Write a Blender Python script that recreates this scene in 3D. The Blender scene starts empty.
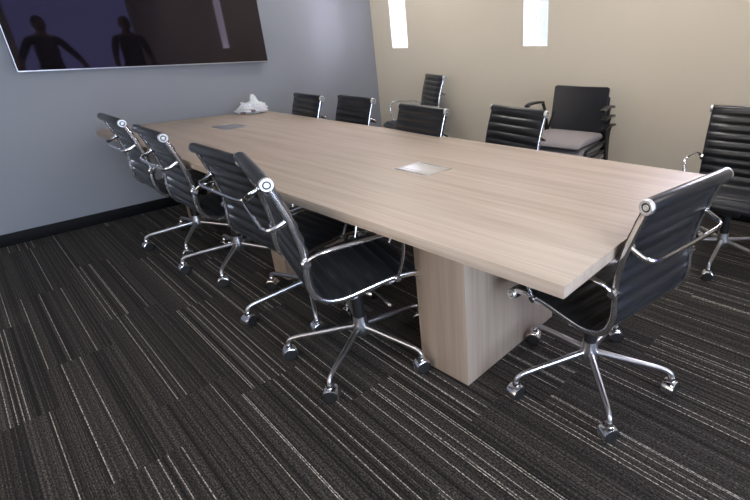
import bpy, bmesh, math, random
from mathutils import Vector, Matrix, noise as mnoise
random.seed(4)
scene = bpy.context.scene
COL = scene.collection
R = math.radians
PI = math.pi

# ------------------------------------------------------------------ objects
def empty(name, loc=(0, 0, 0), rz=0.0, parent=None):
    o = bpy.data.objects.new(name, None)
    o.location = loc
    o.rotation_euler = (0, 0, rz)
    o.empty_display_size = 0.1
    COL.objects.link(o)
    if parent:
        o.parent = parent
    return o

def tag(o, label=None, cat=None, group=None, kind=None):
    if label: o['label'] = label
    if cat: o['category'] = cat
    if group: o['group'] = group
    if kind: o['kind'] = kind
    return o

def obj(name, bm, mats, parent=None, smooth=True, angle=40):
    me = bpy.data.meshes.new(name)
    bmesh.ops.recalc_face_normals(bm, faces=bm.faces)
    bm.to_mesh(me)
    bm.free()
    for m in (mats if isinstance(mats, (list, tuple)) else [mats]):
        me.materials.append(m)
    if smooth:
        me.shade_smooth()
        me.set_sharp_from_angle(angle=R(angle))
    o = bpy.data.objects.new(name, me)
    COL.objects.link(o)
    if parent:
        o.parent = parent
    return o

def copy_tree(o, parent=None):
    c = o.copy()
    COL.objects.link(c)
    c.parent = parent
    for ch in list(o.children):
        copy_tree(ch, c)
    return c

# ------------------------------------------------------------------ mesh tools
def add_box(bm, lo, hi, mat=0, bevel=0.0, seg=2, M=None):
    x0, y0, z0 = lo
    x1, y1, z1 = hi
    t = bmesh.new()
    v = [t.verts.new(p) for p in ((x0,y0,z0),(x1,y0,z0),(x1,y1,z0),(x0,y1,z0),(x0,y0,z1),(x1,y0,z1),(x1,y1,z1),(x0,y1,z1))]
    for f in ((3,2,1,0),(4,5,6,7),(0,1,5,4),(1,2,6,5),(2,3,7,6),(3,0,4,7)):
        t.faces.new([v[i] for i in f])
    if bevel > 0:
        bmesh.ops.bevel(t, geom=list(t.edges), offset=bevel, segments=seg, profile=0.5, affect='EDGES')
    merge(bm, t, mat, M)

def merge(bm, t, mat=0, M=None):
    for f in t.faces:
        f.material_index = mat
    if M is not None:
        bmesh.ops.transform(t, matrix=M, verts=t.verts)
    me = bpy.data.meshes.new('tmp')
    t.to_mesh(me)
    t.free()
    n0 = len(bm.faces)
    bm.from_mesh(me)
    bm.faces.ensure_lookup_table()
    for f in bm.faces[n0:]:
        f.material_index = mat
    bpy.data.meshes.remove(me)

def smooth_path(pts, n=6):
    P = [Vector(p) for p in pts]
    out = []
    for i in range(len(P) - 1):
        p0 = P[max(i-1, 0)]; p1 = P[i]; p2 = P[i+1]; p3 = P[min(i+2, len(P)-1)]
        for k in range(n):
            t = k / n
            out.append(0.5*((2*p1) + (p2-p0)*t + (2*p0-5*p1+4*p2-p3)*t*t + (3*p1-p0-3*p2+p3)*t**3))
    out.append(P[-1])
    return out

def resample(P, step):
    out = [P[0].copy()]
    acc = 0.0
    for a, b in zip(P[:-1], P[1:]):
        d = (b-a).length
        while acc + d >= step and d > 1e-9:
            t = (step-acc)/d
            a = a.lerp(b, t)
            out.append(a.copy())
            d = (b-a).length
            acc = 0.0
        acc += d
    if (out[-1]-P[-1]).length > step*0.3:
        out.append(P[-1].copy())
    return out

def sweep(bm, pts, w, h, side=None, n=10, mat=0, power=1.0, caps=True):
    """sweep an oval (w across 'side', h across the other axis); w, h may be lists"""
    P = [Vector(p) for p in pts]
    m = len(P)
    W = w if isinstance(w, (list, tuple)) else [w]*m
    H = h if isinstance(h, (list, tuple)) else [h]*m
    rings = []
    s = Vector(side).normalized() if side is not None else None
    last = None
    for i in range(m):
        t = (P[min(i+1, m-1)] - P[max(i-1, 0)])
        t.normalize()
        if s is not None:
            a = s - t*s.dot(t)
        else:
            if last is None:
                a = Vector((0, 0, 1)) if abs(t.z) < 0.9 else Vector((1, 0, 0))
            else:
                a = last
            a = a - t*a.dot(t)
        a.normalize()
        last = a
        b = t.cross(a)
        ring = []
        for k in range(n):
            th = 2*PI*(k+0.5)/n
            c, d = math.cos(th), math.sin(th)
            if power != 1.0:
                c = math.copysign(abs(c)**power, c)
                d = math.copysign(abs(d)**power, d)
            ring.append(bm.verts.new(P[i] + a*(c*W[i]/2) + b*(d*H[i]/2)))
        rings.append(ring)
    for r0, r1 in zip(rings[:-1], rings[1:]):
        for k in range(n):
            f = bm.faces.new((r0[k], r0[(k+1) % n], r1[(k+1) % n], r1[k]))
            f.material_index = mat
    if caps:
        f = bm.faces.new(list(reversed(rings[0]))); f.material_index = mat
        f = bm.faces.new(rings[-1]); f.material_index = mat

def lathe(bm, prof, M=None, n=24, mat=0):
    """prof: list of (r, z) revolved round z; M places it"""
    t = bmesh.new()
    rings = []
    for r, z in prof:
        if r < 1e-6:
            rings.append([t.verts.new((0, 0, z))])
        else:
            rings.append([t.verts.new((r*math.cos(2*PI*k/n), r*math.sin(2*PI*k/n), z)) for k in range(n)])
    for a, b in zip(rings[:-1], rings[1:]):
        for k in range(n):
            k2 = (k+1) % n
            if len(a) == 1 and len(b) == 1:
                continue
            if len(a) == 1:
                t.faces.new((a[0], b[k], b[k2]))
            elif len(b) == 1:
                t.faces.new((a[k], b[0], a[k2]))
            else:
                t.faces.new((a[k], a[k2], b[k2], b[k]))
    if len(rings[0]) > 1: t.faces.new(list(reversed(rings[0])))
    if len(rings[-1]) > 1: t.faces.new(rings[-1])
    bmesh.ops.recalc_face_normals(t, faces=t.faces)
    merge(bm, t, mat, M)

def axis_matrix(origin, direction):
    z = Vector(direction).normalized()
    x = Vector((0, 0, 1)).cross(z)
    if x.length < 1e-4: x = Vector((1, 0, 0))
    x.normalize()
    y = z.cross(x)
    m = Matrix((x, y, z)).transposed().to_4x4()
    m.translation = Vector(origin)
    return m

# ------------------------------------------------------------------ materials
def new_mat(name):
    m = bpy.data.materials.new(name)
    m.use_nodes = True
    nt = m.node_tree
    return m, nt, nt.nodes['Principled BSDF']

def mth(nt, op, a, b=None, c=None, clamp=False):
    n = nt.nodes.new('ShaderNodeMath')
    n.operation = op
    n.use_clamp = clamp
    for i, v in enumerate((a, b, c)):
        if v is None: continue
        if isinstance(v, (int, float)): n.inputs[i].default_value = v
        else: nt.links.new(v, n.inputs[i])
    return n.outputs[0]

def mixc(nt, fac, a, b):
    n = nt.nodes.new('ShaderNodeMix')
    n.data_type = 'RGBA'
    for i, v in ((0, fac), (6, a), (7, b)):
        if isinstance(v, (int, float)): n.inputs[i].default_value = v
        elif isinstance(v, tuple): n.inputs[i].default_value = (*v, 1)
        else: nt.links.new(v, n.inputs[i])
    return n.outputs[2]

def noise_tex(nt, vec, scale, detail=2.0, rough=0.5, dim='3D', w=None):
    n = nt.nodes.new('ShaderNodeTexNoise')
    n.noise_dimensions = dim
    n.inputs['Scale'].default_value = scale
    n.inputs['Detail'].default_value = detail
    n.inputs['Roughness'].default_value = rough
    if vec is not None and dim != '1D': nt.links.new(vec, n.inputs['Vector'])
    if w is not None: nt.links.new(w, n.inputs['W'])
    return n.outputs['Fac']

def white1(nt, w):
    n = nt.nodes.new('ShaderNodeTexWhiteNoise')
    n.noise_dimensions = '1D'
    nt.links.new(w, n.inputs['W'])
    return n.outputs['Value']

def comb(nt, x, y, z=0.0):
    n = nt.nodes.new('ShaderNodeCombineXYZ')
    for i, v in enumerate((x, y, z)):
        if isinstance(v, (int, float)): n.inputs[i].default_value = v
        else: nt.links.new(v, n.inputs[i])
    return n.outputs[0]

def bump(nt, bsdf, height, strength, dist):
    n = nt.nodes.new('ShaderNodeBump')
    n.inputs['Strength'].default_value = strength
    n.inputs['Distance'].default_value = dist
    nt.links.new(height, n.inputs['Height'])
    nt.links.new(n.outputs[0], bsdf.inputs['Normal'])

def coords(nt, kind='Object'):
    t = nt.nodes.new('ShaderNodeTexCoord')
    s = nt.nodes.new('ShaderNodeSeparateXYZ')
    nt.links.new(t.outputs[kind], s.inputs[0])
    return t.outputs[kind], s.outputs[0], s.outputs[1], s.outputs[2]

def plain(name, col, rough=0.5, metal=0.0, spec=0.5, noise=None):
    m, nt, b = new_mat(name)
    b.inputs['Roughness'].default_value = rough
    b.inputs['Metallic'].default_value = metal
    b.inputs['Specular IOR Level'].default_value = spec
    if noise:
        sc, amt = noise
        v, x, y, z = coords(nt)
        f = noise_tex(nt, v, sc, 3.0)
        c = mixc(nt, f, tuple(k*(1-amt) for k in col), tuple(min(1, k*(1+amt)) for k in col))
        nt.links.new(c, b.inputs['Base Color'])
    else:
        b.inputs['Base Color'].default_value = (*col, 1)
    return m

def wall_paint(name, col):
    m, nt, b = new_mat(name)
    v, x, y, z = coords(nt)
    f = noise_tex(nt, v, 1.3, 2.0)
    c = mixc(nt, f, tuple(k*0.97 for k in col), tuple(k*1.03 for k in col))
    nt.links.new(c, b.inputs['Base Color'])
    b.inputs['Roughness'].default_value = 0.6
    b.inputs['Specular IOR Level'].default_value = 0.3
    bump(nt, b, noise_tex(nt, v, 160, 3.0), 0.08, 0.002)
    return m

def wood(name, axis='Y', light=(0.53, 0.437, 0.355), dark=(0.355, 0.275, 0.208)):
    m, nt, b = new_mat(name)
    v, x, y, z = coords(nt)
    if axis == 'Y':
        fine = comb(nt, mth(nt, 'MULTIPLY', x, 70), mth(nt, 'MULTIPLY', y, 1.6), mth(nt, 'MULTIPLY', z, 70))
        broad = comb(nt, mth(nt, 'MULTIPLY', x, 15), mth(nt, 'MULTIPLY', y, 0.7), mth(nt, 'MULTIPLY', z, 15))
    else:
        fine = comb(nt, mth(nt, 'MULTIPLY', x, 70), mth(nt, 'MULTIPLY', y, 70), mth(nt, 'MULTIPLY', z, 1.6))
        broad = comb(nt, mth(nt, 'MULTIPLY', x, 15), mth(nt, 'MULTIPLY', y, 15), mth(nt, 'MULTIPLY', z, 0.7))
    f1 = noise_tex(nt, fine, 1.0, 4.0, 0.6)
    f2 = noise_tex(nt, broad, 1.0, 3.0, 0.55)
    s = mth(nt, 'ADD', mth(nt, 'MULTIPLY', f1, 0.55), mth(nt, 'MULTIPLY', f2, 0.6))
    s = mth(nt, 'MULTIPLY', mth(nt, 'SUBTRACT', s, 0.36), 2.3, clamp=True)
    nt.links.new(mixc(nt, s, dark, light), b.inputs['Base Color'])
    b.inputs['Roughness'].default_value = 0.47
    b.inputs['Specular IOR Level'].default_value = 0.5
    bump(nt, b, f1, 0.04, 0.001)
    return m

def carpet_material():
    m, nt, b = new_mat('striped_carpet')
    v, x, y, z = coords(nt)
    a = -0.0682
    # u runs across the stripes, w along them
    u = mth(nt, 'ADD', mth(nt, 'MULTIPLY', x, math.cos(a)), mth(nt, 'MULTIPLY', y, math.sin(a)))
    w = mth(nt, 'ADD', mth(nt, 'MULTIPLY', x, -math.sin(a)), mth(nt, 'MULTIPLY', y, math.cos(a)))
    TW, TL = 0.25, 0.93
    colm = mth(nt, 'FLOOR', mth(nt, 'DIVIDE', mth(nt, 'ADD', u, 20.06), TW))
    shift = white1(nt, mth(nt, 'ADD', colm, 0.37))
    row = mth(nt, 'FLOOR', mth(nt, 'ADD', mth(nt, 'DIVIDE', mth(nt, 'ADD', w, 20.0), TL), shift))
    tid = white1(nt, mth(nt, 'ADD', mth(nt, 'MULTIPLY', colm, 13.13), mth(nt, 'MULTIPLY', row, 7.77)))
    off = mth(nt, 'MULTIPLY', tid, 977.0)
    uo = mth(nt, 'ADD', u, off)
    yarn = white1(nt, mth(nt, 'FLOOR', mth(nt, 'MULTIPLY', uo, 165)))        # single yarn rows, 6 mm
    band = noise_tex(nt, None, 30.0, 2.0, 0.6, '1D', uo)                     # soft bands a few cm wide
    wide = noise_tex(nt, None, 8.0, 1.0, 0.5, '1D', uo)
    grain = noise_tex(nt, comb(nt, mth(nt, 'MULTIPLY', u, 210), mth(nt, 'MULTIPLY', w, 110)), 1.0, 2.0, 0.8, '2D')
    tuft = noise_tex(nt, comb(nt, mth(nt, 'MULTIPLY', u, 190), mth(nt, 'MULTIPLY', w, 110)), 1.0, 1.0, 0.5, '2D')
    lrow = mth(nt, 'FLOOR', mth(nt, 'MULTIPLY', uo, 330))
    lrnd = white1(nt, mth(nt, 'ADD', lrow, 0.5))
    line = mth(nt, 'GREATER_THAN', lrnd, 0.962)                              # pale thin yarns
    line2 = mth(nt, 'MULTIPLY', mth(nt, 'GREATER_THAN', white1(nt, mth(nt, 'ADD', lrow, 311.5)), 0.74), tuft)
    s = mth(nt, 'ADD', mth(nt, 'MULTIPLY', yarn, 0.50), mth(nt, 'MULTIPLY', band, 0.48))
    s = mth(nt, 'ADD', s, mth(nt, 'MULTIPLY', wide, 0.28))
    s = mth(nt, 'MULTIPLY', mth(nt, 'SUBTRACT', s, 0.36), 1.6, clamp=True)
    base = mixc(nt, s, (0.0092, 0.0078, 0.0066), (0.0460, 0.0395, 0.0335))
    base = mixc(nt, mth(nt, 'MULTIPLY', line2, 0.55), base, (0.14, 0.125, 0.11))
    base = mixc(nt, mth(nt, 'MULTIPLY', line, mth(nt, 'MULTIPLY', tuft, 1.6), clamp=True), base, (0.42, 0.385, 0.335))
    g = mth(nt, 'MULTIPLY', mth(nt, 'SUBTRACT', grain, 0.33), 5.8, clamp=False)
    g = mth(nt, 'MAXIMUM', g, 0.12)
    mul = nt.nodes.new('ShaderNodeMix'); mul.data_type = 'RGBA'; mul.blend_type = 'MULTIPLY'
    mul.inputs[0].default_value = 1.0
    nt.links.new(base, mul.inputs[6])
    nt.links.new(comb(nt, g, g, g), mul.inputs[7])
    nt.links.new(mul.outputs[2], b.inputs['Base Color'])
    b.inputs['Roughness'].default_value = 0.9
    b.inputs['Specular IOR Level'].default_value = 0.2
    b.inputs['Sheen Weight'].default_value = 0.035
    bump(nt, b, mth(nt, 'ADD', grain, yarn), 0.5, 0.003)
    return m

def glass_material(name, tint=(1, 1, 1)):
    m = bpy.data.materials.new(name)
    m.use_nodes = True
    nt = m.node_tree
    nt.nodes.clear()
    out = nt.nodes.new('ShaderNodeOutputMaterial')
    mx = nt.nodes.new('ShaderNodeMixShader')
    tr = nt.nodes.new('ShaderNodeBsdfTransparent'); tr.inputs[0].default_value = (*tint, 1)
    gl = nt.nodes.new('ShaderNodeBsdfGlossy'); gl.inputs['Roughness'].default_value = 0.02
    fr = nt.nodes.new('ShaderNodeFresnel'); fr.inputs[0].default_value = 1.45
    nt.links.new(fr.outputs[0], mx.inputs[0])
    nt.links.new(tr.outputs[0], mx.inputs[1])
    nt.links.new(gl.outputs[0], mx.inputs[2])
    nt.links.new(mx.outputs[0], out.inputs[0])
    return m

def emitter(name, col, strength):
    m, nt, b = new_mat(name)
    b.inputs['Base Color'].default_value = (0.8, 0.8, 0.8, 1)
    b.inputs['Emission Color'].default_value = (*col, 1)
    b.inputs['Emission Strength'].default_value = strength
    return m

FILL = 17.5
M = {}
M['grey_wall'] = wall_paint('blue_grey_wall_paint', (0.265, 0.275, 0.30))
M['beige_wall'] = wall_paint('beige_wall_paint', (0.70, 0.63, 0.51))
M['white_wall'] = wall_paint('white_wall_paint', (0.62, 0.62, 0.62))
M['dark_wall'] = wall_paint('reveal_white_paint', (0.85, 0.85, 0.84))
M['ceiling'] = plain('ceiling_tile', (0.75, 0.75, 0.74), 0.8, noise=(30, 0.04))
M['baseboard'] = plain('black_baseboard_vinyl', (0.004, 0.004, 0.005), 0.6, 0, 0.2)
M['carpet'] = carpet_material()
M['wood'] = wood('pale_ash_laminate', 'Y')
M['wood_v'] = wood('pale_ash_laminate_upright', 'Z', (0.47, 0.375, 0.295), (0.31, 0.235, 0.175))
M['chrome'] = plain('polished_chrome', (0.78, 0.78, 0.80), 0.16, 1.0)
M['cap'] = plain('pale_satin_metal', (0.86, 0.86, 0.86), 0.4, 1.0)
M['satin'] = plain('satin_aluminium', (0.62, 0.62, 0.64), 0.32, 1.0)
M['leather'] = plain('black_leather', (0.014, 0.0145, 0.0165), 0.33, 0, 0.55, noise=(60, 0.2))
_lb = M['leather'].node_tree.nodes['Principled BSDF']
_lb.inputs['Sheen Weight'].default_value = 0.035
_lb.inputs['Sheen Roughness'].default_value = 0.5
_lb.inputs['Sheen Tint'].default_value = (0.8, 0.9, 1.0, 1)
M['black'] = plain('black_plastic', (0.010, 0.010, 0.011), 0.45)
M['wheel'] = plain('black_rubber_wheel', (0.012, 0.012, 0.012), 0.5)
M['screen'] = plain('glossy_black_screen', (0.006, 0.005, 0.006), 0.03, 0, 0.55)
M['screen'].node_tree.nodes['Principled BSDF'].inputs['Specular Tint'].default_value = (1.0, 0.86, 1.0, 1)
M['bezel'] = plain('dark_bezel', (0.02, 0.02, 0.022), 0.35)
M['bezel_edge'] = plain('silver_bezel_edge', (0.7, 0.7, 0.72), 0.3, 1.0)
M['steel'] = plain('brushed_steel_plate', (0.80, 0.80, 0.80), 0.28, 1.0)
M['bag'] = plain('white_plastic_film', (0.80, 0.80, 0.83), 0.3)
M['bag'].node_tree.nodes['Principled BSDF'].inputs['Subsurface Weight'].default_value = 0.15
M['bag_stuff'] = plain('dull_purple_wrap', (0.22, 0.17, 0.18), 0.5)
M['seat_grey'] = plain('mauve_grey_upholstery', (0.30, 0.265, 0.265), 0.85, noise=(120, 0.12))
M['guest_back'] = plain('charcoal_plastic_back', (0.014, 0.014, 0.017), 0.4)
M['frame_white'] = plain('white_window_frame', (0.8, 0.8, 0.8), 0.4)
M['glass'] = glass_material('clear_pane')
M['film'] = glass_material('added_tint_pane', (0.25, 0.235, 0.31))  # tint added to dim the sky mirrored in the screen
M['diffuser'] = emitter('fill_diffuser', (1.0, 0.95, 0.88), FILL)
M['skin'] = plain('skin', (0.20, 0.11, 0.075), 0.5)
M['shirt'] = plain('dark_shirt_cloth', (0.018, 0.018, 0.022), 0.85)
M['trousers'] = plain('dark_trouser_cloth', (0.014, 0.015, 0.02), 0.85)
M['hair'] = plain('black_hair', (0.006, 0.005, 0.005), 0.6)
M['shoe'] = plain('black_shoe', (0.01, 0.01, 0.01), 0.4)

# ------------------------------------------------------------------ the room
XL, XR = -2.6, 3.834
YB, YF = -3.3, 4.596
ZC = 2.75
TH = 0.26

def struct(name, bm, m, parent=None, smooth=False):
    o = obj(name, bm, m, parent, smooth)
    if parent is None:
        o['kind'] = 'structure'
    return o

def wall_with_holes(bm, axis, c0, c1, lo, hi, holes, z1):
    """slab from c0 to c1 on 'axis'; runs lo..hi on the other one; holes = (a, b, za, zb) sorted"""
    def put(a, b, za, zb):
        if b - a < 1e-5 or zb - za < 1e-5: return
        if axis == 'x': add_box(bm, (c0, a, za), (c1, b, zb))
        else: add_box(bm, (a, c0, za), (b, c1, zb))
    p = lo
    for a, b, za, zb in holes:
        put(p, a, 0, z1)
        put(a, b, 0, za)
        put(a, b, zb, z1)
        p = b
    put(p, hi, 0, z1)

bm = bmesh.new(); add_box(bm, (XL-.2, YB-.2, -0.1), (XR+TH, YF+.2, 0)); struct('floor', bm, M['carpet'])
bm = bmesh.new(); add_box(bm, (XL-.2, YB-.2, ZC), (XR+TH, YF+.2, ZC+.1)); struct('ceiling', bm, M['ceiling'])
bm = bmesh.new(); add_box(bm, (XL-.2, YF, 0), (XR+TH, YF+.2, ZC)); struct('wall_front', bm, M['grey_wall'])
added_leftwin = (0.0, 3.2, 0.5, 2.45)  # unseen window, added to light the beige wall and pedestal sides
bm = bmesh.new(); wall_with_holes(bm, 'x', XL-.2, XL, YB, YF, [added_leftwin], ZC); struct('wall_left', bm, M['white_wall'])
slits = [(0.385, 0.64, 1.255, 2.45), (2.27, 2.53, 1.255, 2.45), (4.03, 4.285, 1.245, 2.45)]
bm = bmesh.new(); wall_with_holes(bm, 'x', XR, XR+TH, YB-.2, YF, slits, ZC); struct('wall_right', bm, M['beige_wall'])
backwins = [(-1.7, 1.35, 0.10, 2.5), (1.75, 3.75, 0.10, 2.45)]
bm = bmesh.new(); wall_with_holes(bm, 'y', YB-.2, YB, XL, XR, backwins, ZC); struct('wall_back', bm, M['white_wall'])

bm = bmesh.new(); add_box(bm, (XL, YF-.012, 0), (XR, YF, .087), bevel=.003); struct('baseboard_front', bm, M['baseboard'], smooth=True)
bm = bmesh.new(); add_box(bm, (XR-.012, YB, 0), (XR, YF-.012, .087), bevel=.003); struct('baseboard_right', bm, M['baseboard'], smooth=True)
bm = bmesh.new(); add_box(bm, (XL, YB, 0), (XL+.012, YF-.012, .087), bevel=.003); struct('baseboard_left', bm, M['baseboard'], smooth=True)
bm = bmesh.new(); add_box(bm, (XL+.012, YB, 0), (XR-.012, YB+.012, .087), bevel=.003); struct('baseboard_back', bm, M['baseboard'], smooth=True)

for i, (a, b, za, zb) in enumerate(reversed(slits)):
    # white plastered reveal lining, then a thin frame and a pane on the outer side
    bm = bmesh.new()
    t = .006
    x0, x1 = XR+.004, XR+TH
    add_box(bm, (x0, a, za), (x1, a+t, zb)); add_box(bm, (x0, b-t, za), (x1, b, zb))
    add_box(bm, (x0, a+t, za), (x1, b-t, za+t)); add_box(bm, (x0, a+t, zb-t), (x1, b-t, zb))
    w = struct('window_%d' % (i+1), bm, M['dark_wall'])
    bm = bmesh.new()
    xf = XR+TH-.045
    add_box(bm, (xf, a+t, za+t), (xf+.03, a+t+.012, zb-t)); add_box(bm, (xf, b-t-.012, za+t), (xf+.03, b-t, zb-t))
    add_box(bm, (xf, a+t+.012, za+t), (xf+.03, b-t-.012, za+t+.012)); add_box(bm, (xf, a+t+.012, zb-t-.012), (xf+.03, b-t-.012, zb-t))
    obj('window_frame', bm, M['frame_white'], w, False)
    bm = bmesh.new(); add_box(bm, (xf+.012, a+t+.012, za+t+.012), (xf+.016, b-t-.012, zb-t-.012)); obj('pane', bm, M['glass'], w, False)

for i, (a, b, za, zb) in enumerate(backwins):
    bm = bmesh.new()
    f = .05
    add_box(bm, (a, YB-.12, za), (a+f, YB-.06, zb)); add_box(bm, (b-f, YB-.12, za), (b, YB-.06, zb))
    add_box(bm, (a+f, YB-.12, za), (b-f, YB-.06, za+f)); add_box(bm, (a+f, YB-.12, zb-f), (b-f, YB-.06, zb))
    if i == 0: add_box(bm, ((a+b)/2-f/2, YB-.12, za+f), ((a+b)/2+f/2, YB-.06, zb-f))
    wb = struct('window_%d' % (i+4), bm, M['frame_white'])
    bm = bmesh.new(); add_box(bm, (a+f, YB-.094, za+f), (b-f, YB-.088, zb-f)); obj('pane', bm, M['glass' if i == 0 else 'film'], wb, False)

a, b, za, zb = added_leftwin
bm = bmesh.new()
f = .05
for y0, y1, z0, z1 in ((a, a+f, za, zb), (b-f, b, za, zb), (a+f, b-f, za, za+f), (a+f, b-f, zb-f, zb), ((a+b)/2-f/2, (a+b)/2+f/2, za+f, zb-f)):
    add_box(bm, (XL-.12, y0, z0), (XL-.06, y1, z1))
wl = struct('window_6', bm, M['frame_white'])
bm = bmesh.new(); add_box(bm, (XL-.094, a+f, za+f), (XL-.088, b-f, zb-f)); obj('pane', bm, M['glass'], wl, False)

# ------------------------------------------------------------------ table
PHI = -0.01687
tbl = empty('conference_table', (0.9162+.0, 0.4701, 0), PHI)
tag(tbl, 'long pale wood conference table on slab pedestals in the middle of the room', 'table')
TW, TL, TT = 1.282, 3.941, .0385
bm = bmesh.new(); add_box(bm, (0, 0, .74-TT), (TW, TL, .74), bevel=.0018, seg=2)
obj('tabletop', bm, M['wood'], tbl)
PED = [(.532, .80, .222, .66), (1.99, 2.14, .268, .42), (3.53, 3.70, .365, .38)]
for y0, y1, px0, pw in PED:
    bm = bmesh.new(); add_box(bm, (px0, y0, 0), (px0+pw, y1, .74-TT), bevel=.0015)
    obj('pedestal', bm, M['wood_v'], tbl)

# two flush power hatches in the table top
def hatch(x, y, rz, label):
    t = empty('power_hatch', (x, y, .74), rz)
    tag(t, label, 'power hatch', 'power hatches in the table top')
    W, L = .165, .225
    bm = bmesh.new()
    e = .008
    for lo, hi in (((-W/2, -L/2), (-W/2+e, L/2)), ((W/2-e, -L/2), (W/2, L/2)), ((-W/2+e, -L/2), (W/2-e, -L/2+e)), ((-W/2+e, L/2-e), (W/2-e, L/2))):
        add_box(bm, (*lo, 0), (*hi, .003), bevel=.0006, seg=1)
    obj('rim', bm, M['satin'], t)
    bm = bmesh.new(); add_box(bm, (-W/2+e+.026, -L/2+e+.0015, 0), (W/2-e-.0015, L/2-e-.0015, .0025), bevel=.0006, seg=1)
    obj('lid', bm, M['steel'], t)
    bm = bmesh.new(); add_box(bm, (-W/2+e, -L/2+e, 0), (-W/2+e+.006, L/2-e, .0012))
    obj('cable_slot', bm, M['black'], t, False)
    bm = bmesh.new(); add_box(bm, (-W/2+e+.006, -L/2+e, 0), (-W/2+e+.024, L/2-e, .0022), bevel=.0005, seg=1)
    obj('cable_flap', bm, M['steel'], t)
    return t
hatch(1.550, 1.585, PHI, 'bright silver power hatch flush in the table top, nearer the camera')
hatch(1.617, 3.685, PHI, 'dull silver power hatch flush in the far end of the table top')

# ------------------------------------------------------------------ white plastic bag
def bag(x, y, rz):
    t = empty('plastic_bag', (x, y, .74), rz)
    tag(t, 'crumpled white plastic bag lying on the far corner of the table', 'bag')
    bm = bmesh.new()
    bmesh.ops.create_icosphere(bm, subdivisions=5, radius=1.0)
    def ridge(p, f, o):
        return 1 - 2*abs(mnoise.noise(p*f + Vector(o)))
    for v in bm.verts:
        p = v.co.copy()
        sc = 1 + .30*mnoise.noise(p*1.5 + Vector((3, 1, 5))) + .20*(ridge(p, 2.4, (9, 4, 2))-.5) + .13*(ridge(p, 5.0, (1, 7, 3))-.5) + .07*(ridge(p, 11.0, (4, 2, 8))-.5)
        q = Vector((p.x*.125*sc, p.y*.080*sc, p.z*.056*sc + .045))
        lf = min(1, max(0, (.0-q.x)/.12))
        q.z *= 1 - .62*lf
        if .0 < q.x < .05: q.z *= .86
        q.z = max(q.z, .0012)
        v.co = q
    obj('body', bm, M['bag'], t, True, 24)
    def ear(cx, cy, h, lean, w):
        bm = bmesh.new()
        rows = 12; cols = 14
        G = []
        for i in range(rows+1):
            fz = i/rows
            row = []
            for j in range(cols+1):
                a = 2*PI*j/(cols+1)
                wid = w*(1-.80*fz**1.3)
                nn = .35*mnoise.noise(Vector((math.cos(a)*1.5, math.sin(a)*1.5, fz*3+cx*30)))
                row.append(bm.verts.new((cx + lean*fz + math.cos(a)*wid*(1+nn), cy + math.sin(a)*wid*.42*(1+nn), .045 + h*fz)))
            G.append(row)
        for i in range(rows):
            for j in range(cols+1):
                k = (j+1) % (cols+1)
                bm.faces.new((G[i][j], G[i][k], G[i+1][k], G[i+1][j]))
        bm.faces.new(G[-1]); bm.faces.new(list(reversed(G[0])))
        obj('handle', bm, M['bag'], t, True, 28)
    ear(.052, .0, .118, -.016, .058)
    ear(.088, -.01, .045, .045, .040)
    ear(-.015, .01, .050, -.05, .055)
    for (px, py, sx) in ((-.040, -.072, .026), (.050, -.076, .020)):
        bm = bmesh.new()
        bmesh.ops.create_icosphere(bm, subdivisions=3, radius=1.0, matrix=Matrix.Translation((px, py, .012 if px < 0 else .028)) @ Matrix.Diagonal((sx, .016, .0105, 1)))
        obj('wrapper', bm, M['bag_stuff'], t)
    return t
bag(2.095, 4.285, R(-45))

# ------------------------------------------------------------------ television
TVX0, TVX1, TVZ0 = .706, 2.476, 1.158
TVH = (TVX1-TVX0)*9/16
tv = empty('wall_mounted_television', ((TVX0+TVX1)/2, YF, TVZ0), R(-0.9))
tag(tv, 'large black wall-mounted television with a glossy screen on the grey wall', 'television')
hw = (TVX1-TVX0)/2
bm = bmesh.new(); add_box(bm, (-hw, -.056, 0), (hw, -.026, TVH), bevel=.003); obj('housing', bm, M['bezel'], tv)
bm = bmesh.new(); add_box(bm, (-hw+.004, -.0585, .006), (hw-.004, -.056, TVH-.004)); obj('screen', bm, M['screen'], tv, False)
bm = bmesh.new(); add_box(bm, (-hw, -.0605, -.002), (hw, -.053, .0055), bevel=.001, seg=1)
add_box(bm, (-hw-.001, -.0605, .0055), (-hw+.0035, -.053, TVH), bevel=.001, seg=1)
obj('trim_edge', bm, M['bezel_edge'], tv)
bm = bmesh.new(); add_box(bm, (-.10, -.026, .3), (.10, -.0018, .7), bevel=.002); obj('wall_bracket', bm, M['black'], tv)

# ------------------------------------------------------------------ ribbed office chair
SX = .232          # half distance between the side frames
PROFILE = [(-.303, .886), (-.277, .815), (-.252, .735), (-.234, .65), (-.230, .59), (-.234, .53), (-.226, .475), (-.200, .435), (-.155, .414), (-.10, .411), (-.02, .422), (.06, .434), (.13, .436), (.185, .428), (.207, .412)]

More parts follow.
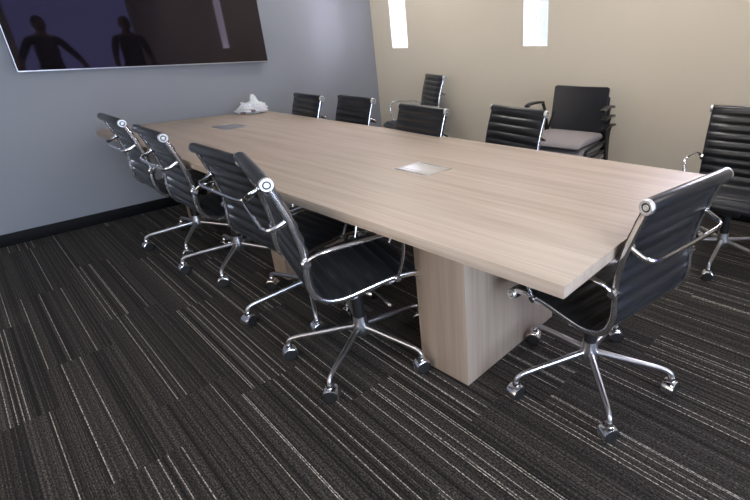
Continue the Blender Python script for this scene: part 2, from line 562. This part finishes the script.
def sling(bm, path, half, base, amp, pitch, s0=0.0):
    """ribbed padded web: two faces along the path with ribs running across"""
    P = resample(path, .0052)
    s = s0
    F, B, L = [], [], []
    for i, p in enumerate(P):
        t = (P[min(i+1, len(P)-1)] - P[max(i-1, 0)]).normalized()
        n = Vector((0, -t.z, t.y))         # in the y-z plane
        r = base + amp*abs(math.sin(PI*s/pitch))**0.85
        F.append((p + n*r, p + n*base)); B.append((p - n*r, p - n*base))
        if i < len(P)-1: s += (P[i+1]-p).length
    xs = [-half, -half+.004, -half+.020, -half*.5, 0, half*.5, half-.020, half-.004, half]
    ks = [0, .05, .75, 1, 1, 1, .75, .05, 0]
    loops = []
    for p, f, b in zip(P, F, B):
        ring = [bm.verts.new(Vector((x, 0, 0)) + (f[1] + (f[0]-f[1])*k)) for x, k in zip(xs, ks)]
        ring += [bm.verts.new(Vector((x, 0, 0)) + (b[1] + (b[0]-b[1])*k)) for x, k in reversed(list(zip(xs, ks)))]
        loops.append(ring)
    n = len(loops[0])
    for a, b in zip(loops[:-1], loops[1:]):
        for k in range(n):
            bm.faces.new((a[k], a[(k+1) % n], b[(k+1) % n], b[k]))
    bm.faces.new(list(reversed(loops[0]))); bm.faces.new(loops[-1])
    return s

def caster_mesh(leg_dir):
    """twin-wheel caster under a chrome hood, centred at the origin, top at z=.066"""
    bm = bmesh.new()
    yaw = leg_dir
    Mx = Matrix.Rotation(yaw, 4, 'Z')
    for sx in (-1, 1):
        lathe(bm, [(.0, -.0085), (.020, -.0085), (.0245, -.0065), (.0258, -.003), (.0258, .003), (.0245, .0065), (.020, .0085), (.014, .0075), (0, .0075)],
              Mx @ axis_matrix((sx*.0135, 0, .0258), (sx, 0, 0)), 24, 1)
    # hood: half shell over the wheels
    t = bmesh.new()
    prev = None
    K = 14
    for k in range(K+1):
        th = R(-20) + R(225)*k/K
        ring = []
        for x, rr in ((-.0225, .0262), (-.0215, .0285), (-.014, .0300), (0, .0306), (.014, .0300), (.0215, .0285), (.0225, .0262)):
            ring.append(t.verts.new((x, rr*math.cos(th)*1.03, .0262 + rr*math.sin(th))))
        for x, rr in ((.020, .0265), (0, .0272), (-.020, .0265)):
            ring.append(t.verts.new((x, rr*math.cos(th)*1.03, .0262 + rr*math.sin(th))))
        if prev:
            n = len(ring)
            for i in range(n):
                t.faces.new((prev[i], prev[(i+1) % n], ring[(i+1) % n], ring[i]))
        else:
            t.faces.new(list(reversed(ring)))
        prev = ring
    t.faces.new(prev)
    bmesh.ops.recalc_face_normals(t, faces=t.faces)
    merge(bm, t, 0, Mx)
    lathe(bm, [(.0, .052), (.0125, .052), (.0125, .062), (.010, .070), (.0, .070)], None, 16, 0)
    return bm

def make_chair():
    root = empty('office_chair')
    path3 = smooth_path([(0, y, z) for y, z in PROFILE], 8)
    # split where the back turns into the seat
    k = min(range(len(path3)), key=lambda i: (path3[i]-Vector((0, -.212, .449))).length)
    inset = []
    for i, p in enumerate(path3):
        t = (path3[min(i+1, len(path3)-1)] - path3[max(i-1, 0)]).normalized()
        inset.append(p + Vector((0, -t.z, t.y))*.0095)
    bm = bmesh.new()
    s = sling(bm, inset[:k+1], SX+.003, .0030, .0135, .052, .012)
    # the web wraps a cross tube at the top
    lathe(bm, [(.0, -SX-.004), (.0215, -SX-.004), (.0235, -SX+.001), (.0235, SX-.001), (.0215, SX+.004), (0, SX+.004)], axis_matrix((0, -.303, .888), (1, 0, 0)), 20, 0)
    obj('backrest', bm, M['leather'], root, True, 50)
    bm = bmesh.new()
    sling(bm, inset[k:], SX+.003, .0035, .0125, .052, s)
    lathe(bm, [(.0, -SX-.004), (.0190, -SX-.004), (.0210, -SX+.001), (.0210, SX-.001), (.0190, SX+.004), (0, SX+.004)], axis_matrix((0, .207, .410), (1, 0, 0)), 20, 0)
    obj('seat', bm, M['leather'], root, True, 50)
    fr = resample(path3, .012)
    for sx in (-1, 1):
        bm = bmesh.new()
        sweep(bm, [p + Vector((sx*SX, 0, 0)) for p in fr], .0115, .021, (1, 0, 0), 12, 0, .75)
        sf = obj('side_frame', bm, M['chrome'], root)
        for (cy, cz, rr) in ((-.303, .888, .0225), (.207, .410, .020)):
            bm = bmesh.new()
            lathe(bm, [(0, -.006), (rr, -.006), (rr, .007), (rr*.88, .0105), (rr*.62, .0105), (rr*.56, .0075), (rr*.42, .0075), (rr*.36, .0105), (rr*.12, .0105), (rr*.1, .009), (0, .009)],
                  axis_matrix((sx*(SX+.005), cy, cz), (sx, 0, 0)), 28, 0)
            lathe(bm, [(rr*.40, .0068), (rr*.58, .0068), (rr*.58, .0082), (rr*.40, .0082)], axis_matrix((sx*(SX+.005), cy, cz), (sx, 0, 0)), 28, 1)
            obj('end_cap', bm, [M['cap'], M['black']], sf)
    # back brace: a bow standing behind the web
    bm = bmesh.new()
    pts = smooth_path([(-SX+.004, -.262, .755), (-SX+.005, -.300, .737), (-SX+.014, -.322, .729), (-SX+.045, -.332, .725), (-.12, -.335, .724), (0, -.335, .723), (.12, -.335, .724), (SX-.045, -.332, .725), (SX-.014, -.322, .729), (SX-.005, -.300, .737), (SX-.004, -.262, .755)], 5)
    sweep(bm, pts, .018, .011, (0, 0, 1), 10, 0, .8)
    for sx in (-1, 1):
        lathe(bm, [(0, -.004), (.012, -.004), (.012, .006), (.008, .009), (0, .009)], axis_matrix((sx*(SX-.006), -.262, .755), (-sx, 0, 0)), 16, 0)
    obj('back_brace', bm, M['chrome'], root)
    # seat brace and the tilt housing
    bm = bmesh.new()
    for yy, zz in ((-.075, .395), (.075, .412)):
        sweep(bm, smooth_path([(-SX, yy, zz+.012), (-SX+.05, yy, zz-.018), (-.09, yy, zz-.030), (.09, yy, zz-.030), (SX-.05, yy, zz-.018), (SX, yy, zz+.012)], 5), .024, .012, (0, 1, 0), 10, 0, .8)
    obj('seat_brace', bm, M['satin'], root)
    bm = bmesh.new()
    add_box(bm, (-.075, -.095, .325), (.075, .095, .385), bevel=.012, seg=3)
    obj('tilt_housing', bm, M['black'], root)
    bm = bmesh.new()
    sweep(bm, [(.07, .03, .345), (.16, .045, .338), (.20, .05, .333)], .009, .009, None, 10)
    sweep(bm, [(.20, .05, .333), (.206, .051, .332), (.240, .056, .327), (.244, .057, .326)], [.010, .015, .015, .010], [.010, .015, .015, .010], None, 12)
    obj('tilt_lever', bm, M['satin'], root)
    # armrests: cast bars from the back of the frame forward and down to the seat frame
    for sx in (-1, 1):
        bm = bmesh.new()
        raw = [(.008, -.226, .592), (.022, -.205, .617), (.034, -.155, .632), (.040, -.06, .639), (.042, .03, .643), (.040, .085, .636), (.034, .118, .606), (.026, .126, .56), (.018, .118, .50), (.010, .104, .452), (.006, .098, .437)]
        pts = smooth_path([(sx*(SX+dx), y, z) for dx, y, z in raw], 5)
        n = len(pts)
        W = [.015 + .013*math.sin(PI*min(1, i/(n*.62)))**2*(1 if i < n*.62 else 0) for i in range(n)]
        sweep(bm, pts, W, .013, (1, 0, 0), 12, 0, .8)
        # round cast brackets where it meets the frame
        lathe(bm, [(0, -.006), (.018, -.006), (.018, .009), (.013, .014), (0, .014)], axis_matrix((sx*(SX+.004), -.2285, .592), (sx, 0, 0)), 20, 0)
        lathe(bm, [(0, -.006), (.015, -.006), (.015, .009), (.011, .013), (0, .013)], axis_matrix((sx*(SX+.004), .100, .434), (sx, 0, 0)), 20, 0)
        obj('armrest', bm, M['chrome'], root)
    bm = bmesh.new()
    lathe(bm, [(0, .16), (.0255, .16), (.0255, .30), (.030, .30), (.030, .33), (0, .33)], None, 24)
    obj('gas_column', bm, M['black'], root)
    base = empty('swivel_base', (0, 0, 0), 0, root)
    bm = bmesh.new()
    lathe(bm, [(0, .095), (.026, .095), (.034, .105), (.036, .135), (.031, .165), (.029, .19), (0, .19)], None, 28)
    obj('hub', bm, M['satin'], base)
    for k in range(5):
        a = 2*PI*k/5
        d = Vector((math.cos(a), math.sin(a), 0))
        raw = [(.022, .138), (.06, .135), (.15, .1245), (.24, .114), (.290, .107), (.312, .098), (.3205, .086), (.322, .072)]
        pts = smooth_path([d*r + Vector((0, 0, z)) for r, z in raw], 5)
        n = len(pts)
        W = [.026 - .009*min(1, i/(n*.6)) for i in range(n)]
        H = [.030 - .012*min(1, i/(n*.6)) for i in range(n)]
        bm = bmesh.new()
        sweep(bm, pts, W, H, d.cross(Vector((0, 0, 1))), 12, 0, .85)
        # the caster under the stem belongs to the leg's casting and swivels with it
        cb = caster_mesh(a + [0.7, 2.1, -1.2, .3, 2.6][k])
        bmesh.ops.transform(cb, matrix=Matrix.Translation(d*.322) @ Matrix.Diagonal((1.12, 1.12, 1.12, 1)), verts=cb.verts)
        leg = obj('leg', bm, M['satin'], base)
        obj('caster', cb, [M['chrome'], M['wheel']], base)
    return root

proto = make_chair()
GROUP = 'black ribbed swivel chairs'
CHAIRS = [
    # x, y, heading (world deg), base angle (world deg), raise, label
    (1.480, .630, 78.8, 3.1, 0, 'black ribbed swivel chair at the near short table end, its blue-grey back facing us'),
    (1.045, 1.535, -17.6, -7.5, .012, 'black ribbed swivel chair nearest us on the left table side, beside the front pedestal'),
    (1.155, 2.115, -2.0, 26.1, -.015, 'black ribbed swivel chair second nearest us on the left table side'),
    (1.178, 2.930, -4.0, 10.1, -.008, 'black ribbed swivel chair third from us on the left table side'),
    (1.192, 3.560, -3.6, 17.8, .008, 'black ribbed swivel chair on the left table side, closest to the television wall'),
    (2.253, 1.763, 169.9, 20, 0, 'black chair on the far table side, tucked in just left of the stacked chairs'),
    (1.980, 2.332, 174.7, 0, 0, 'black chair back on the far table side, in front of the lone wall chair'),
    (2.138, 3.240, 175.6, 10, 0, 'black chair back on the far table side, just left of the room corner'),
    (2.043, 3.772, 173.6, 30, 0, 'black chair back on the far table side, closest to the white plastic bag'),
    (3.000, .470, 182.6, -34.4, 0, 'black ribbed swivel chair at the right edge, facing us, its ribbed seat in view'),
    (3.420, 3.640, 155.4, 5, .085, 'black ribbed chair turned sideways, alone against the beige wall near the corner'),
]
chairs = []
for i, (x, y, hd, ba, up, label) in enumerate(CHAIRS):
    c = proto if i == 0 else copy_tree(proto)
    chairs.append(c)
for c, (x, y, hd, ba, up, label) in zip(chairs, CHAIRS):
    c.location = (x, y, 0)
    c.rotation_euler = (0, 0, R(hd-90))
    tag(c, label, 'chair', GROUP)
    for ch in c.children:
        if ch.name.startswith('swivel_base'):
            ch.rotation_euler = (0, 0, R(ba-(hd-90)))
        elif up and ch.name.startswith('gas_column'):
            ch.scale = (1, 1, 1 + up/.33)
        elif up:
            ch.location.z += up

# ------------------------------------------------------------------ stacked guest chairs
def rounded_panel(bm, W, H, T, r, bow, mat=0, nx=14, nz=12):
    """upright panel in x-z, thickness along y, rounded corners, bowed in plan"""
    def outline(s):
        pts = []
        for cx, cz, a0 in ((W/2-r, H-r, 0), (-W/2+r, H-r, 90), (-W/2+r, r, 180), (W/2-r, r, 270)):
            for k in range(7):
                a = R(a0 + 90*k/6)
                pts.append((cx + r*math.cos(a)*s - (1-s)*0, cz + r*math.sin(a)*s))
        return pts
    # grid mapped into the rounded rectangle
    def grid(yoff, inset):
        G = []
        for i in range(nz+1):
            z = H*i/nz
            dz = min(z, H-z)
            cut = r - math.sqrt(max(0, r*r-(r-dz)**2)) if dz < r else 0
            half = W/2 - cut - inset
            zz = min(max(z, inset), H-inset)
            row = []
            for j in range(nx+1):
                x = -half + 2*half*j/nx
                row.append(bm.verts.new((x, yoff + bow*(1-(2*x/W)**2), zz)))
            G.append(row)
        return G
    A = grid(T/2, .006); Bk = grid(-T/2, .006); C = grid(0, 0)
    def quad(G, flip):
        for i in range(nz):
            for j in range(nx):
                q = (G[i][j], G[i][j+1], G[i+1][j+1], G[i+1][j])
                f = bm.faces.new(q if not flip else tuple(reversed(q)))
                f.material_index = mat
    quad(A, True); quad(Bk, False)
    def rim(G):
        return G[0] + [G[i][-1] for i in range(1, nz)] + list(reversed(G[-1])) + [G[i][0] for i in range(nz-1, 0, -1)]
    ra, rb, rc = rim(A), rim(Bk), rim(C)
    for v in [v for row in C[1:-1] for v in row[1:-1]]:
        bm.verts.remove(v)
    for p, q in ((ra, rc), (rc, rb)):
        n = len(p)
        for k in range(n):
            f = bm.faces.new((p[k], p[(k+1) % n], q[(k+1) % n], q[k])); f.material_index = mat

def make_guest():
    root = empty('stacking_chair')
    # upholstered seat with a waterfall front
    bm = bmesh.new()
    prof = []
    Wd = .235
    pts = [(-.215, .475), (-.20, .490), (-.10, .494), (.05, .494), (.15, .488), (.205, .472), (.232, .453), (.236, .440), (.226, .430), (.17, .434), (.05, .437), (-.10, .438), (-.20, .440), (-.217, .455)]
    cs = [Vector((0, *p)) for p in pts]
    xs = [-Wd, -Wd+.006, -Wd+.022, -Wd+.06, 0, Wd-.06, Wd-.022, Wd-.006, Wd]
    sc = [.55, .80, .95, 1, 1.02, 1, .95, .80, .55]
    ctr = Vector((0, .01, .463))
    loops = []
    for x, s in zip(xs, sc):
        loops.append([bm.verts.new(Vector((x, ctr.y+(p.y-ctr.y)*(.93+.07*s), ctr.z+(p.z-ctr.z)*s))) for p in cs])
    n = len(cs)
    for a, b in zip(loops[:-1], loops[1:]):
        for k in range(n):
            bm.faces.new((a[k], a[(k+1) % n], b[(k+1) % n], b[k]))
    bm.faces.new(list(reversed(loops[0]))); bm.faces.new(loops[-1])
    obj('seat', bm, M['seat_grey'], root, True, 60)
    bm = bmesh.new()
    add_box(bm, (-.215, -.20, .427), (.215, .195, .438), bevel=.003)
    obj('seat_pan', bm, M['black'], root)
    bm = bmesh.new()
    rounded_panel(bm, .470, .350, .016, .022, -.03, nz=40)
    bmesh.ops.transform(bm, matrix=Matrix.Translation((0, -.222, .482)) @ Matrix.Rotation(R(11), 4, 'X'), verts=bm.verts)
    obj('backrest', bm, M['guest_back'], root)
    for sx in (-1, 1):
        bm = bmesh.new()
        sweep(bm, smooth_path([(sx*.262, -.275, 0), (sx*.262, -.235, .25), (sx*.262, -.205, .46), (sx*.268, -.190, .62), (sx*.285, -.180, .688)], 4), .022, .030, (1, 0, 0), 10, 0, .8)
        sweep(bm, smooth_path([(sx*.262, -.215, .43), (sx*.245, -.225, .50), (sx*.215, -.250, .62)], 4), .016, .022, (1, 0, 0), 8, 0, .8)
        obj('rear_leg', bm, M['black'], root)
        bm = bmesh.new()
        sweep(bm, smooth_path([(sx*.250, .225, 0), (sx*.250, .19, .20), (sx*.250, .15, .385), (sx*.250, .10, .412), (sx*.250, -.05, .418), (sx*.252, -.17, .425), (sx*.260, -.205, .44)], 5), .022, .022, (1, 0, 0), 10, 0, .8)
        obj('front_leg', bm, M['black'], root)
        bm = bmesh.new()
        P = smooth_path([(sx*.300, -.215, .692), (sx*.303, -.15, .700), (sx*.308, -.07, .702), (sx*.312, .0, .696), (sx*.312, .035, .684)], 5)
        nn = len(P)
        sweep(bm, P, [.028 + .026*math.sin(PI*min(.75, i/nn)) for i in range(nn)], [.020]*nn, (1, 0, 0), 12, 0, .8)
        obj('armrest', bm, M['black'], root)
    return root
g0 = make_guest()
GX, GY, GH = 3.285, 1.745, 183.0
glabels = ['lowest grey seated stacking chair of the three piled by the beige wall',
           'middle grey seated stacking chair of the three piled by the beige wall',
           'topmost of three stacking chairs by the beige wall, its broad dark back showing']
for i, lab in enumerate(glabels):
    g = g0 if i == 0 else copy_tree(g0)
    f = Vector((math.cos(R(GH)), math.sin(R(GH)), 0))
    g.location = Vector((GX, GY, 0)) + f*(.026*i) + Vector((0, 0, .070*i))
    g.rotation_euler = (0, 0, R(GH-90))
    tag(g, lab, 'chair', 'stacked guest chairs')

# ------------------------------------------------------------------ two people by the near end of the room (mirrored in the screen)
def skin_body(name, joints, bones, parent, root_key):
    keys = list(joints)
    me = bpy.data.meshes.new(name)
    me.from_pydata([joints[k][0] for k in keys], [(keys.index(a), keys.index(b)) for a, b in bones], [])
    o = bpy.data.objects.new(name, me)
    COL.objects.link(o)
    md = o.modifiers.new('skin', 'SKIN')
    md.use_smooth_shade = True
    if not me.skin_vertices:
        bm = bmesh.new(); bm.from_mesh(me); bm.verts.layers.skin.verify(); bm.to_mesh(me); bm.free()
    for i, k in enumerate(keys):
        sv = me.skin_vertices[0].data[i]
        r = joints[k][1]
        sv.radius = r if isinstance(r, tuple) else (r, r)
        sv.use_root = (k == root_key)
    sb = o.modifiers.new('sub', 'SUBSURF'); sb.levels = 2; sb.render_levels = 2
    dg = bpy.context.evaluated_depsgraph_get()
    dg.update()
    me2 = bpy.data.meshes.new_from_object(o.evaluated_get(dg))
    bpy.data.objects.remove(o)
    me2.name = name
    r = bpy.data.objects.new(name, me2)
    COL.objects.link(r)
    if parent: r.parent = parent
    return r

def make_person(x, y, heading, H, label, elbow, turn):
    root = empty('person', (x, y, 0), R(heading-90))
    tag(root, label, 'person', 'two people by the near end of the room')
    s = H/1.78
    J = {}
    J['pelvis'] = ((0, 0, .95), (.155, .105)); J['waist'] = ((0, .01, 1.10), (.140, .100))
    J['chest'] = ((0, .0, 1.30), (.165, .115)); J['upper'] = ((0, -.01, 1.42), (.12, .085))
    J['neck'] = ((0, -.01, 1.51), (.055, .058)); J['skull'] = ((0, .015, 1.60), (.068, .085)); J['crown'] = ((0, .01, 1.70), (.070, .088))
    B = [('pelvis', 'waist'), ('waist', 'chest'), ('chest', 'upper'), ('upper', 'neck'), ('neck', 'skull'), ('skull', 'crown')]
    for sx, sd in ((-1, 'l'), (1, 'r')):
        out, fwd = elbow[0 if sx < 0 else 1]
        J['sh'+sd] = ((sx*.175, -.01, 1.415), .062)
        J['el'+sd] = ((sx*(.20+out), -.02+fwd*.2, 1.14), .043)
        wr = Vector((sx*(.20+out*1.35), .02+fwd, .91))
        J['wr'+sd] = (tuple(wr), .030)
        hd = wr + Vector((sx*.004, .012, -.075))
        J['pa'+sd] = (tuple(hd), (.020, .036))
        B += [('upper', 'sh'+sd), ('sh'+sd, 'el'+sd), ('el'+sd, 'wr'+sd), ('wr'+sd, 'pa'+sd)]
        J['hip'+sd] = ((sx*.095, 0, .88), .092); J['kn'+sd] = ((sx*.11, .015, .49), .060)
        J['an'+sd] = ((sx*.12, -.02, .09), .040); J['to'+sd] = ((sx*.135, .13, .035), .036)
        B += [('pelvis', 'hip'+sd), ('hip'+sd, 'kn'+sd), ('kn'+sd, 'an'+sd), ('an'+sd, 'to'+sd)]
    J = {k: (tuple(c*s for c in p), tuple(c*s for c in r) if isinstance(r, tuple) else r*s) for k, (p, r) in J.items()}
    body = skin_body('body', J, B, root, 'pelvis')
    me = body.data
    for m in ('skin', 'shirt', 'trousers', 'shoe'): me.materials.append(M[m])
    wx = {sd: Vector(J['wr'+sd][0]) for sd in 'lr'}
    for p in me.polygons:
        c = p.center
        if c.z < .085*s: p.material_index = 3
        elif abs(c.x) > .195*s and any((c - wx[sd]).length < .13*s and c.z < wx[sd].z+.02*s for sd in 'lr'): p.material_index = 0
        elif c.z < .99*s and abs(c.x) < .215*s: p.material_index = 2
        elif c.z < 1.47*s:
            p.material_index = 1
            if abs(c.x) > .205*s and c.z < 1.16*s: p.material_index = 0
        else: p.material_index = 0
    # five fingers on each hand, curled a little
    for sx, sd in ((-1, 'l'), (1, 'r')):
        bm = bmesh.new()
        pa = Vector(J['pa'+sd][0])
        for k, (fy, ln) in enumerate(((.030, .066), (.011, .076), (-.009, .070), (-.028, .054))):
            p0 = pa + Vector((0, fy, .0))*s
            pts = [p0, p0 + Vector((0, .002, -.45*ln-.02))*s, p0 + Vector((-sx*.010, .004, -.75*ln-.02))*s, p0 + Vector((-sx*.024, .006, -.98*ln-.018))*s]
            sweep(bm, smooth_path(pts, 3), [.017*s]*7+[.016*s, .014*s, .008*s], [.017*s]*7+[.016*s, .014*s, .008*s], None, 8)
        p0 = pa + Vector((0, .022, .030))*s
        pts = [p0, p0 + Vector((-sx*.010, .026, -.020))*s, p0 + Vector((-sx*.016, .036, -.045))*s, p0 + Vector((-sx*.020, .036, -.066))*s]
        sweep(bm, smooth_path(pts, 3), [.021*s]*7+[.018*s, .015*s, .009*s], [.021*s]*7+[.018*s, .015*s, .009*s], None, 8)
        obj('fingers', bm, M['skin'], body)
    # head details follow the turn of the head
    head = empty('face', (0, .01*s, 1.62*s), R(turn), root)
    bm = bmesh.new()
    bmesh.ops.create_icosphere(bm, subdivisions=4, radius=1.0)
    for v in bm.verts:
        p = v.co
        q = Vector((p.x*.074, p.y*.092, p.z*.112))
        if p.z < -.2:
            k = (-p.z-.2)/.8
            q.x *= 1-.28*k; q.y = q.y*(1-.15*k) + .012*k
        d = max(0, 1-((p.x/.22)**2 + ((p.z+.12)/.30)**2))
        if p.y > 0: q.y += .022*d
        for ex in (-.38, .38):
            d = max(0, 1-(((p.x-ex)/.22)**2 + ((p.z-.08)/.14)**2))
            if p.y > 0: q.y -= .008*d
        d = max(0, 1-((p.x/.34)**2 + ((p.z+.50)/.07)**2))
        if p.y > 0: q.y += .005*d
        v.co = q*s
    obj('head', bm, M['skin'], head)
    for ex in (-1, 1):
        bm = bmesh.new()
        bmesh.ops.create_icosphere(bm, subdivisions=2, radius=.011*s, matrix=Matrix.Translation(Vector((ex*.029, .074, .010))*s))
        obj('eye', bm, M['hair'], head)
        bm = bmesh.new()
        bmesh.ops.create_icosphere(bm, subdivisions=3, radius=1.0, matrix=Matrix.Translation(Vector((ex*.075, -.005, -.012))*s) @ Matrix.Diagonal((.009*s, .018*s, .030*s, 1)))
        obj('ear', bm, M['skin'], head)
    bm = bmesh.new()
    bmesh.ops.create_icosphere(bm, subdivisions=4, radius=1.0)
    kill = [v for v in bm.verts if v.co.z < -.25 + .75*max(0, v.co.y) or (v.co.y > .45 and v.co.z < .55)]
    bmesh.ops.delete(bm, geom=kill, context='VERTS')
    for v in bm.verts:
        v.co = Vector((v.co.x*.081, v.co.y*.099-.003, v.co.z*.120+.002))*s
    r = bmesh.ops.solidify(bm, geom=list(bm.faces), thickness=.012*s)
    obj('hair', bm, M['hair'], head)
    return root
make_person(1.73, -.50, 84, 1.78, 'person in dark clothes, arms held out, on the left in the screen reflection', ((.13, .05), (.17, .10)), -18)
make_person(2.78, -.50, 95, 1.80, 'person in dark clothes, arms close, on the right in the screen reflection', ((.03, .04), (.05, .06)), 8)

# ------------------------------------------------------------------ unseen ceiling panels, added to light the room
k = 0
FILL_PANELS = [(2.95, 3.55), (0.0, 0.9), (2.75, 1.2), (0.2, -1.3), (2.6, -1.3)]
spots = ['over the television end by the beige wall', 'over the middle of the room by the left wall',
         'over the middle of the room by the beige wall', 'over the back of the room by the left wall', 'over the back of the room by the beige wall']
for (x, y), sp in zip(FILL_PANELS, spots):
    t = empty('added_ceiling_light', (x, y, ZC))
    tag(t, 'added unseen square ceiling light panel ' + sp, 'ceiling light', 'added light panels')
    bm = bmesh.new()
    for lo, hi in (((-.30, -.30), (-.28, .30)), ((.28, -.30), (.30, .30)), ((-.28, -.30), (.28, -.28)), ((-.28, .28), (.28, .30))):
        add_box(bm, (*lo, -.02), (*hi, 0))
    obj('rim', bm, M['frame_white'], t, False)
    bm = bmesh.new(); add_box(bm, (-.28, -.28, -.014), (.28, .28, -.004)); obj('diffuser', bm, M['diffuser'], t, False)

# ------------------------------------------------------------------ made-up block outside, added to tone the right-hand slit pale blue
gr = bmesh.new(); add_box(gr, (XR+TH, 1.0, -.3), (10.5, 8.0, -.1)); struct('exterior_ground', gr, plain('pale_concrete', (0.35, 0.35, 0.34), 0.8, noise=(4, .15)))
nb = empty('exterior_tone_block', (8.0, 3.55, -.1))
tag(nb, 'added plain block outside, giving the right-hand narrow window its pale blue tone', 'stand-in block')
bm = bmesh.new(); add_box(bm, (-.9, -.75, 0), (.9, .90, 4.6), bevel=.01, seg=1)
obj('wall', bm, plain('dim_blue_block', (0.105, 0.125, 0.15), 0.7, noise=(6, .06)), nb)
bm = bmesh.new(); add_box(bm, (-1.0, -.85, 4.6), (1.0, 1.0, 4.72), bevel=.01, seg=1)
obj('block_cap', bm, plain('grey_block_edge', (0.10, 0.10, 0.11), 0.7), nb)
bm = bmesh.new(); add_box(bm, (-.94, .50, 2.02), (-.89, .78, 2.6), bevel=.006, seg=1)
obj('tone_patch', bm, plain('dim_grey_patch', (0.075, 0.085, 0.09), 0.6), nb)

# ------------------------------------------------------------------ daylight
w = bpy.data.worlds.new('daylight')
scene.world = w
w.use_nodes = True
nt = w.node_tree
bg = nt.nodes['Background']
tc = nt.nodes.new('ShaderNodeTexCoord')
dt = nt.nodes.new('ShaderNodeVectorMath'); dt.operation = 'DOT_PRODUCT'
nt.links.new(tc.outputs['Generated'], dt.inputs[0])
dt.inputs[1].default_value = (0.96, -0.1, 0.26)
mr = nt.nodes.new('ShaderNodeMapRange')
mr.interpolation_type = 'SMOOTHSTEP'
mr.inputs['From Min'].default_value = 0.35
mr.inputs['From Max'].default_value = 0.85
nt.links.new(dt.outputs['Value'], mr.inputs['Value'])
c = mixc(nt, mr.outputs[0], (8.6, 10.4, 13.4), (44.0, 42.0, 52.0))
dl = nt.nodes.new('ShaderNodeVectorMath'); dl.operation = 'DOT_PRODUCT'
nt.links.new(tc.outputs['Generated'], dl.inputs[0])
dl.inputs[1].default_value = (-0.97, 0.1, 0.2)
ml = nt.nodes.new('ShaderNodeMapRange')
ml.interpolation_type = 'SMOOTHSTEP'
ml.inputs['From Min'].default_value = 0.25
ml.inputs['From Max'].default_value = 0.8
nt.links.new(dl.outputs['Value'], ml.inputs['Value'])
c = mixc(nt, ml.outputs[0], c, (3.0, 2.6, 2.15))
nt.links.new(c, bg.inputs['Color'])
bg.inputs['Strength'].default_value = 1.0

def portal(name, loc, rot, sx, sy):
    l = bpy.data.lights.new(name, 'AREA')
    l.shape = 'RECTANGLE'; l.size = sx; l.size_y = sy
    l.cycles.is_portal = True
    o = bpy.data.objects.new(name, l)
    o.location = loc; o.rotation_euler = rot
    COL.objects.link(o)
for a, b, za, zb in slits:
    portal('window_portal', (XR+TH+.02, (a+b)/2, (za+zb)/2), (0, R(90), 0), zb-za, b-a)
for a, b, za, zb in backwins:
    portal('window_portal', ((a+b)/2, YB-.22, (za+zb)/2), (R(90), 0, 0), b-a, zb-za)

a, b, za, zb = added_leftwin
portal('window_portal', (XL-.22, (a+b)/2, (za+zb)/2), (0, R(-90), 0), zb-za, b-a)

# ------------------------------------------------------------------ camera
f_px, pxx, pyy, yaw, pitch, roll, hh = 463.9267, 485.6474, 239.3129, 0.907708, 0.402930, -0.015853, 1.30089
cy, sy = math.cos(yaw), math.sin(yaw)
cp, sp = math.cos(pitch), math.sin(pitch)
fw = Vector((sy*cp, cy*cp, -sp))
r0 = Vector((cy, -sy, 0))
u0 = r0.cross(fw)
rr = r0*math.cos(roll) + u0*math.sin(roll)
uu = -r0*math.sin(roll) + u0*math.cos(roll)
cam = bpy.data.cameras.new('camera')
co = bpy.data.objects.new('camera', cam)
mtx = Matrix((rr, uu, -fw)).transposed().to_4x4()
mtx.translation = Vector((0, 0, hh))
co.matrix_world = mtx
cam.sensor_width = 36
cam.sensor_fit = 'HORIZONTAL'
cam.lens = f_px/750*36
cam.shift_x = (375-pxx)/750
cam.shift_y = (pyy-250)/750
cam.clip_start = .02
COL.objects.link(co)
scene.camera = co

vs = scene.view_settings
vs.view_transform = 'Standard'
vs.look = 'None'
vs.gamma = 1
vs.use_curve_mapping = False
vs.exposure = 0.04
